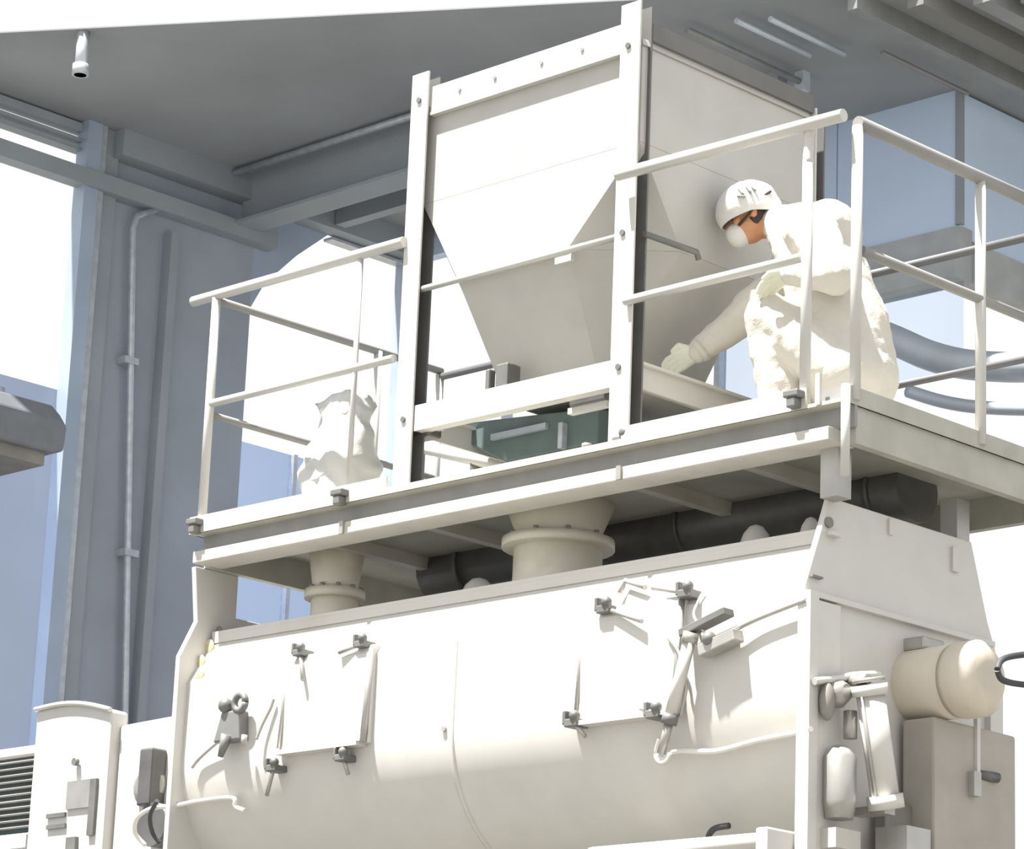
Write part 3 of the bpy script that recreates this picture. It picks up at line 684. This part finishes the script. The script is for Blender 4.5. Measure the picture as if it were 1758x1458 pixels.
# ================================================================== near end: motor, cylinder, cabinet
em = empty('electric_motor', (0.35, 0.62, -1.05), 'cream round electric motor sticking out of the near end plate', 'motor')
y_m = 0.62
c0, c1 = at(1522,1176,'y',y_m), at(1700,1172,'y',y_m)
zc = (c0.z+c1.z)/2
L0, L1 = c0.x, c1.x
MB().lathe([(0.137,0),(0.137,0.38*(L1-L0)/0.55)], (L0,y_m,zc), (1,0,0), 28).build('terminal_body', 'cream_paint', em)
MB().lathe([(0.130,0),(0.130,0.20)], (L0+0.36*(L1-L0),y_m,zc), (1,0,0), 28).build('stator', 'cream_paint', em)
MB().lathe([(0.136,0),(0.142,0.02),(0.142,0.10),(0.10,0.135),(0.05,0.14)], (L1-0.14,y_m,zc), (1,0,0), 28).build('fan_cowl', 'cream_paint', em)
MB().lathe([(0.07,0),(0.07,L0-0.02)], (0.02,y_m,zc), (1,0,0), 20).build('shaft_housing', 'grey_steel', em)
MB().box(L0+0.02,L0+0.22,y_m-0.06,y_m+0.07,zc+0.125,zc+0.175).build('terminal_box', 'grey_steel', em, bevel=0.01)
hose('cable', [at(1712,1150,'y',0.55), at(1722,1132,'y',0.6), at(1760,1124,'y',0.7), at(1830,1120,'y',0.8)], 0.012, 'black_rubber', 'upper dark cable leaving the cream motor at the right edge', 'cable')
hose('cable', [at(1712,1150,'y',0.55), at(1722,1168,'y',0.6), at(1760,1176,'y',0.7), at(1830,1180,'y',0.8)], 0.012, 'black_rubber', 'lower dark cable leaving the cream motor at the right edge', 'cable')

ec = empty('discharge_cylinder', at(1505,1280,'x',0.15), 'fat white pneumatic cylinder hanging upright on the near end', 'cylinder')
a, b = at(1494,1190,'x',0.18), at(1520,1375,'x',0.18)
T([a, b], 0.052, 18).build('barrel', 'white_paint', ec)
d_ = (b-a).normalized()
MB().lathe([(0.066,-0.03),(0.066,0.01)], a, d_, 18).build('end_cap', 'white_paint', ec)
MB().lathe([(0.060,-0.055),(0.060,-0.04)], a, d_, 18).build('end_cap', 'grey_steel', ec)
MB().lathe([(0.066,-0.02),(0.066,0.03)], b, d_, 18).build('end_cap', 'white_paint', ec)
for s in (-1, 1):
    o_ = Vector((0, s*0.055, 0)); T([a+o_, b+o_], 0.008).build('tie_rod', 'grey_steel', ec)
T([a-d_*0.05, a-d_*0.02+Vector((-0.10,0,0.03))], 0.02).build('mount_pin', 'grey_steel', ec)
B(0.05, 0.20, b.y-0.03, b.y+0.03, b.z-0.05, b.z-0.02).build('foot_bracket', 'grey_steel', ec)

sv = empty('valve_manifold', at(1435,1230,'x',0.08), 'grey cluster of valve bodies left of the upright cylinder', 'valve')
q = at(1440,1190,'x',0.08); MB().lathe([(0.05,0),(0.055,0.03),(0.03,0.07)], (0.05,q.y,q.z), (1,0,0), 14).build('valve_body', 'grey_steel', sv)
q = at(1420,1205,'x',0.08); MB().ball((0.08,q.y,q.z), 0.03, 0.03, 0.07).build('lever', 'bearing_dark', sv)
q = at(1436,1330,'x',0.08); MB().lathe([(0.05,0),(0.06,0.06),(0.06,0.22),(0.03,0.26)], (0.095,q.y,q.z-0.16), (0,0,1), 16).build('filter_bowl', 'grey_steel', sv)
q = at(1452,1260,'x',0.08); MB().tube([(0.10,q.y,q.z+0.08),(0.10,q.y,q.z-0.02)], 0.025).build('pipe', 'grey_steel', sv)
B(0.05,0.12,q.y-0.10,q.y+0.04,q.z-0.42,q.z-0.35).build('bracket', 'platform_paint', sv)
hose('air_line', [at(1398,1170,'x',0.07), at(1440,1165,'x',0.08), at(1470,1160,'x',0.10), at(1512,1158,'x',0.12)], 0.014, 'rail_paint', 'white pipe stub crossing above the upright cylinder', 'pipe')

cb = empty('drive_cabinet', (0.2,0.8,-1.75), 'grey-beige drive cover below the cream motor', 'cabinet')
a, b = at(1552,1245,'x',0.06), at(1692,1250,'x',0.06)
B(0.05, 0.20, a.y, b.y, -2.1, a.z+0.02).build('cover', 'drive_brown', cb, bevel=0.012)
B(0.05, 0.10, a.y-0.16, a.y, -2.1, a.z-0.30).build('side_cover', 'bearing_dark', cb, bevel=0.006)
q = at(1682,1330,'x',0.2); MB().lathe([(0.02,0),(0.02,0.10)], (0.19,q.y,q.z), (0.2,1,0), 10).build('latch', 'dark_steel', cb)
q = at(1668,1345,'x',0.2); B(0.19,0.23,q.y-0.025,q.y+0.02,q.z-0.05,q.z+0.04).build('latch_plate', 'grey_steel', cb)
q = at(1676,1290,'x',0.2); B(0.195,0.212,q.y-0.01,q.y+0.01,q.z-0.14,q.z+0.12).build('hinge_strip', 'rail_paint', cb)
B(0.05,0.15,a.y+0.02,b.y-0.02,GZ,-2.1).build('stand', 'grey_steel', cb)
B(0.10,0.24,0.30,0.44,GZ,-1.52).build('post', 'grey_steel', cb)

# ================================================================== far end: gearbox, belt guard, louvred guard
YG = 0.28
def K(px, py): return at(px, py, 'y', YG)
gb = empty('gearbox', (-3.9, 0.5, -1.6), 'white gearbox bolted to the far end of the drum', 'gearbox')
a, b = K(205,1245), K(292,1232)
c = K(100,1440)
m = MB().prism([(a.x, a.z), (b.x+0.05, b.z+0.01), (MX0-0.03, b.z-0.02), (MX0-0.03, -2.0), (a.x, -2.0)], 'y', YG, YG+0.5); m.build('housing', 'white_paint', gb, bevel=0.02)
q = K(262,1350); MB().lathe([(0.10,0),(0.10,0.03),(0.06,0.05)], (q.x, YG, q.z), (0,-1,0), 20).build('bearing_cap', 'grey_steel', gb)
q = K(268,1335); B(q.x-0.02,q.x+0.07,YG-0.09,YG,q.z-0.14,q.z+0.12).build('coupling_guard', 'dark_steel', gb, bevel=0.01)
q = K(278,1420); MB().lathe([(0.10,0),(0.10,0.08)], (q.x+0.02, YG, q.z), (0,-1,0), 20).build('coupling', 'dark_steel', gb)
q = K(150,1312); MB().lathe([(0.018,0),(0.018,0.02)], (q.x, YG-0.06, q.z), (0,-1,0), 12).build('oil_plug', 'clamp_grey', gb)
B(-4.2,-3.6,0.3,0.7,GZ,-2.0).build('pedestal', 'white_paint', gb)

bd = empty('belt_guard', (-4.5, 0.5, -1.6), 'white belt guard box with a dark window left of the gearbox', 'guard')
a, b = K(78,1222), K(207,1222)
m = MB()
n = 14; top = [(a.x+(b.x-a.x)*i/n, a.z+(b.z-a.z)*i/n+0.03*sin(pi*i/n)) for i in range(n+1)]
MB().prism(top+[(b.x,-2.0),(a.x,-2.0)], 'y', YG-0.05, YG+0.05).build('case', 'white_paint', bd, bevel=0.012)
MB().tube([Vector((x, YG-0.06, z)) for x, z in top], 0.012).build('rim', 'white_paint', bd)
q = K(153,1365); B(q.x-0.09,q.x+0.09,YG-0.062,YG-0.045,q.z-0.07,q.z+0.06).build('window', 'grey_steel', bd)
q = K(177,1385); B(q.x-0.025,q.x+0.02,YG-0.066,YG-0.045,q.z-0.14,q.z+0.12).build('slot', 'clamp_grey', bd)
for py in (1403, 1422):
    q = K(113,py); B(q.x-0.07,q.x+0.07,YG-0.062,YG-0.045,q.z-0.010,q.z+0.010).build('vent', 'clamp_grey', bd)
q = K(140,1450); B(q.x-0.03,q.x+0.04,YG-0.07,YG-0.045,q.z-0.06,q.z+0.025).build('foot_lug', 'clamp_grey', bd)
B(a.x+0.1,b.x-0.1,YG-0.04,YG+0.04,GZ,-2.0).build('pedestal', 'white_paint', bd)

lg = empty('louvred_guard', (-5.1, 0.4, -1.6), 'dark grey-green louvred guard at the lower left edge', 'guard')
a, b = K(-60,1312), K(84,1312); c = K(84,1420)
zt, zb_ = a.z-0.01, c.z
B(a.x-0.4, b.x, YG, YG+0.45, zb_-0.02, zt).build('backing', 'green_steel', lg)
for i in range(11):
    z = zb_ + (zt-zb_)*(i+0.5)/11
    MB().obox(((a.x-0.4+b.x)/2, YG-0.012, z), ((b.x-a.x+0.36)/2,0,0), (0,0.018,0.010), (0,-0.002,0.0035)).build('slat', 'grey_steel', lg)
B(a.x-0.4, b.x+0.01, YG-0.03, YG+0.47, zt, zt+0.05).build('top_frame', 'white_paint', lg, bevel=0.01)
B(a.x-0.4, b.x+0.01, YG-0.03, YG+0.47, zb_-0.10, zb_-0.02).build('bottom_frame', 'white_paint', lg, bevel=0.01)
q = K(62,1445); B(q.x-0.02,q.x+0.03,YG-0.045,YG-0.02,q.z-0.04,q.z+0.03).build('latch', 'clamp_grey', lg)
B(a.x-0.3,b.x-0.1,0.35,0.65,GZ,zb_-0.1).build('pedestal', 'white_paint', lg)

# ================================================================== PERSON (crouching, reaching to the hopper outlet)
def solid(mb, name, material, parent, voxel, it=6):
    o = mb.build(name, material, parent, fix=True)
    r = o.modifiers.new('remesh', 'REMESH'); r.mode = 'VOXEL'; r.voxel_size = voxel; r.use_smooth_shade = True
    s = o.modifiers.new('smooth', 'SMOOTH'); s.iterations = it; s.factor = 0.5
    return o
DK = 0.0
J = {}
J['pelvis'] = pt(1462, 0.62, 0.30); J['belly'] = pt(1450, 0.62, 0.50); J['chest'] = pt(1418, 0.62, 0.74)
J['neck'] = pt(1372, 0.62, 0.95); J['nape'] = pt(1345, 0.61, 1.00)
hd = at(1291, 372, 'y', 0.58); J['head'] = hd
J['shL'] = pt(1398, 0.46, 0.87); J['shR'] = pt(1395, 0.78, 0.88)
J['elL'] = pt(1432, 0.38, 0.64); J['wrL'] = pt(1356, 0.36, 0.685)
J['elR'] = at(1290, 535, 'y', 0.62); J['wrR'] = at(1196, 606, 'y', 0.50)
J['hipL'] = pt(1460, 0.52, 0.28); J['hipR'] = pt(1470, 0.74, 0.28)
J['knL'] = pt(1318, 0.44, 0.56); J['anL'] = pt(1345, 0.46, 0.09)
J['knR'] = pt(1330, 0.80, 0.52); J['anR'] = pt(1365, 0.80, 0.09)
pe = empty('person', (J['pelvis'].x, 0.6, -0.008), 'person in white coveralls, cap and mask crouching behind the railing, reaching under the hopper', 'person')
# head axes: faces picture-left, tilted down
hfw = (Vector((-0.80, -0.62, -0.36))).normalized(); hrt = hfw.cross(Vector((0,0,1))).normalized(); hup = hrt.cross(hfw).normalized()
HR = Matrix((hrt, hfw, hup)).transposed()
def Hh(r_, f_, u_): return hd + hrt*r_ + hfw*f_ + hup*u_
def fingers(mb, wrist, dirv, side, palm, r, spread=0.011, curl=0.5, ln=1.0):
    """palm block plus four fingers and a thumb; palm = normal of the palm"""
    dirv = dirv.normalized(); side = (side - dirv*side.dot(dirv)).normalized(); palm = palm.normalized()
    k = wrist + dirv*0.085*ln
    for s in (-1.5,-0.5,0.5,1.5):
        mb.capsule(wrist + side*s*0.009, k + side*s*0.020, r*1.45, r*1.25, 10)
    for s, L in ((-1.5,0.058),(-0.5,0.074),(0.5,0.080),(1.5,0.072)):
        a0 = k + side*s*0.020; d0 = (dirv + side*s*0.06 + palm*curl*0.35).normalized(); d1 = (dirv + palm*curl*1.0).normalized(); d2 = (dirv*0.6 + palm*curl*1.5).normalized()
        a1 = a0 + d0*L*0.48*ln; a2 = a1 + d1*L*0.32*ln; a3 = a2 + d2*L*0.26*ln
        mb.capsule(a0, a1, r, r*0.95, 10); mb.capsule(a1, a2, r*0.95, r*0.88, 10); mb.capsule(a2, a3, r*0.88, r*0.75, 10)
    b0 = wrist + dirv*0.028 + side*0.030; b1 = b0 + (dirv*0.6+side*0.75+palm*0.25).normalized()*0.040*ln; b2 = b1 + (dirv*0.9+side*0.25+palm*0.5).normalized()*0.032*ln
    mb.capsule(wrist+side*0.012+dirv*0.01, b0, r*1.3, r*1.2, 10); mb.capsule(b0, b1, r*1.15, r, 10); mb.capsule(b1, b2, r, r*0.8, 10)
hdR = (at(1150,628,'y',0.44) - J['wrR']); hdL = Vector((-0.9,0.05,-0.22))
body = MB()
body.ball(Hh(0,-0.005,0.03), 0.075, 0.095, 0.095, 24, 16, HR)
body.ball(Hh(0,0.025,-0.035), 0.060, 0.070, 0.075, 20, 14, HR)          # jaw
body.capsule(Hh(0,0.085,0.015), Hh(0,0.108,-0.022), 0.008, 0.014)       # nose
body.capsule(Hh(-0.035,0.078,0.034), Hh(0.035,0.078,0.034), 0.011, 0.011)   # brow
body.capsule(Hh(-0.018,0.088,-0.052), Hh(0.018,0.088,-0.052), 0.008, 0.008) # lips
for s in (-1,1):
    body.ball(Hh(s*0.077,-0.005,0.0), 0.012, 0.020, 0.034, 12, 8, HR)     # ear
    body.ball(Hh(s*0.040,0.060,-0.010), 0.022, 0.022, 0.024, 12, 8, HR)   # cheek
body.capsule(Hh(0,-0.02,-0.05), J['nape'], 0.052, 0.056); body.capsule(J['nape'], J['neck'], 0.056, 0.075)
body.capsule(J['neck'], J['chest'], 0.09, 0.12); body.capsule(J['chest'], J['belly'], 0.12, 0.12); body.capsule(J['belly'], J['pelvis'], 0.12, 0.12)
for s in 'LR':
    body.capsule(J['neck'], J['sh'+s], 0.07, 0.06); body.capsule(J['sh'+s], J['el'+s], 0.05, 0.042); body.capsule(J['el'+s], J['wr'+s], 0.040, 0.028)
    body.capsule(J['pelvis'], J['hip'+s], 0.10, 0.09); body.capsule(J['hip'+s], J['kn'+s], 0.082, 0.06); body.capsule(J['kn'+s], J['an'+s], 0.055, 0.038)
    body.capsule(J['an'+s]+Vector((0.03,0.02,-0.03)), J['an'+s]+Vector((-0.15,-0.06,-0.055)), 0.036, 0.028)
fingers(body, J['wrR'], hdR, Vector((0.1,-0.35,0.9)), Vector((0.3,0.5,-0.6)), 0.0060, ln=1.0)
fingers(body, J['wrL'], hdL, Vector((0,-1,0.3)), Vector((0,0,-1)), 0.0060, curl=0.7, ln=1.0)
solid(body, 'body', 'skin', pe, 0.006, 3)
for s in (-1,1): MB().ball(Hh(s*0.032,0.082,0.012), 0.012).build('eye', 'eye_dark', pe)
MB().ball(Hh(0,-0.03,0.0), 0.079, 0.080, 0.085, 20, 12, HR).build('hair', 'hair_dark', pe)
# coveralls
su = MB()
su.capsule(J['nape']+Vector((0.02,0,-0.03)), J['neck'], 0.075, 0.115); su.capsule(J['neck'], J['chest'], 0.13, 0.175); su.capsule(J['chest'], J['belly'], 0.175, 0.18); su.capsule(J['belly'], J['pelvis'], 0.18, 0.185)
su.ball(pt(1425,0.62,0.92), 0.12, 0.16, 0.14)
su.capsule(J['nape'], Hh(0,-0.075,-0.055), 0.085, 0.074)
for s in 'LR':
    su.capsule(J['neck'], J['sh'+s], 0.10, 0.10); su.capsule(J['sh'+s], J['el'+s], 0.098, 0.078)
    d_ = (J['wr'+s]-J['el'+s]); su.capsule(J['el'+s], J['wr'+s]-d_*0.05, 0.085, 0.052)
    su.capsule(J['pelvis'], J['hip'+s], 0.16, 0.14); su.capsule(J['hip'+s], J['kn'+s], 0.135, 0.098); su.capsule(J['kn'+s], J['an'+s], 0.096, 0.075)
# upper sleeve of the reaching arm is loose
su.capsule(J['shR'], J['elR'], 0.10, 0.09)
suit = solid(su, 'coveralls', 'suit_cloth', pe, 0.012, 8)
tx = bpy.data.textures.new('cloth_folds', 'CLOUDS'); tx.noise_scale = 0.09; tx.noise_depth = 2
dm = suit.modifiers.new('folds', 'DISPLACE'); dm.texture = tx; dm.strength = 0.022; dm.mid_level = 0.5; dm.texture_coords = 'LOCAL'
MB().tube([J['wrR']-(J['wrR']-J['elR']).normalized()*0.03, J['wrR']-(J['wrR']-J['elR']).normalized()*0.005], [0.055,0.050], 16).build('cuff', 'suit_cloth', pe)
# zip / side seam line on the near flank
seam = [pt(1428,0.44,0.80)+Vector((0.02,-0.02,0)), pt(1436,0.42,0.66)+Vector((0.02,-0.02,0)), pt(1446,0.42,0.5)+Vector((0.02,-0.02,0)), pt(1458,0.42,0.34)+Vector((0.02,-0.02,0))]
gl = MB(); fingers(gl, J['wrR']-hdR.normalized()*0.005, hdR, Vector((0.1,-0.35,0.9)), Vector((0.3,0.5,-0.6)), 0.0125, ln=1.03)
solid(gl, 'glove', 'glove', pe, 0.004, 2)
gl = MB(); fingers(gl, J['wrL']-hdL.normalized()*0.005, hdL, Vector((0,-1,0.3)), Vector((0,0,-1)), 0.0125, curl=0.7, ln=1.03)
solid(gl, 'glove', 'glove', pe, 0.004, 2)
for s in 'LR':
    bt = MB().capsule(J['an'+s]+Vector((0.04,0.02,-0.045)), J['an'+s]+Vector((-0.17,-0.07,-0.058)), 0.048, 0.040).capsule(J['an'+s]+Vector((0,0,-0.03)), J['an'+s]+Vector((0,0,0.05)), 0.055, 0.06)
    bt.box(J['an'+s].x-0.21,J['an'+s].x+0.08,J['an'+s].y-0.09,J['an'+s].y+0.05,-0.006,0.008)
    solid(bt, 'boot', 'boot_rubber', pe, 0.008, 3)
# cap: soft dome with a band and a stubby peak
cpm = MB(); n, kk = 32, 14; vs = []
for i in range(kk+1):
    th = radians(110)*i/kk
    for j in range(n):
        a = 2*pi*j/n
        wob = 1 + 0.035*noise.noise(Vector((cos(a)*2, sin(a)*2, th*2)))
        rr = 0.112*sin(max(th,0.01))*wob
        vs.append(Hh(rr*cos(a)*0.95, rr*sin(a)*(1.24 if sin(a) > 0 else 1.10)-0.003, 0.032+0.114*cos(th)*wob + (-0.03*max(0,-sin(a)) if th > 1.2 else 0)))
cpm.add(vs, [(i*n+j, i*n+(j+1)%n, (i+1)*n+(j+1)%n, (i+1)*n+j) for i in range(kk) for j in range(n)] + [tuple(range(n))], True)
co = cpm.build('cap', 'cap_cloth', pe); sd = co.modifiers.new('thickness', 'SOLIDIFY'); sd.thickness = 0.006; sd.offset = 1
# faint printed strokes on the cap's near side (unreadable in the photo)
for f0, u0, f1, u1 in ((0.020,0.105,0.012,0.060), (-0.012,0.100,-0.020,0.056), (0.036,0.066,0.006,0.050), (-0.034,0.090,-0.040,0.060)):
    sd_ = -1
    pts_ = []
    for t in (0, 0.33, 0.66, 1):
        f_ = f0+(f1-f0)*t; u_ = u0+(u1-u0)*t
        th = math.acos(max(-1,min(1,(u_-0.035)/0.112))); rr = 0.114*sin(th)
        rside = rr*0.95*sqrt(max(0,1-((f_+0.005)/(rr*1.16))**2)) + 0.009
        pts_.append(Hh(sd_*rside, f_, u_))
    T(pts_, 0.0055, 6).build('print_stroke', 'cap_print', co)
# mask and strap
mk = MB().ball(Hh(0,0.072,-0.055), 0.052, 0.054, 0.056, 20, 14, HR); mk.ball(Hh(0,0.092,-0.045), 0.034, 0.034, 0.036, 14, 10, HR)
solid(mk, 'mask', 'mask_cloth', pe, 0.006, 5)
T([Hh(-0.052,0.066,-0.035), Hh(-0.084,0.01,-0.012), Hh(-0.096,-0.045,0.03), Hh(-0.08,-0.10,0.05)], 0.006, 6).build('strap', 'hair_dark', pe)
# collar up to the cap
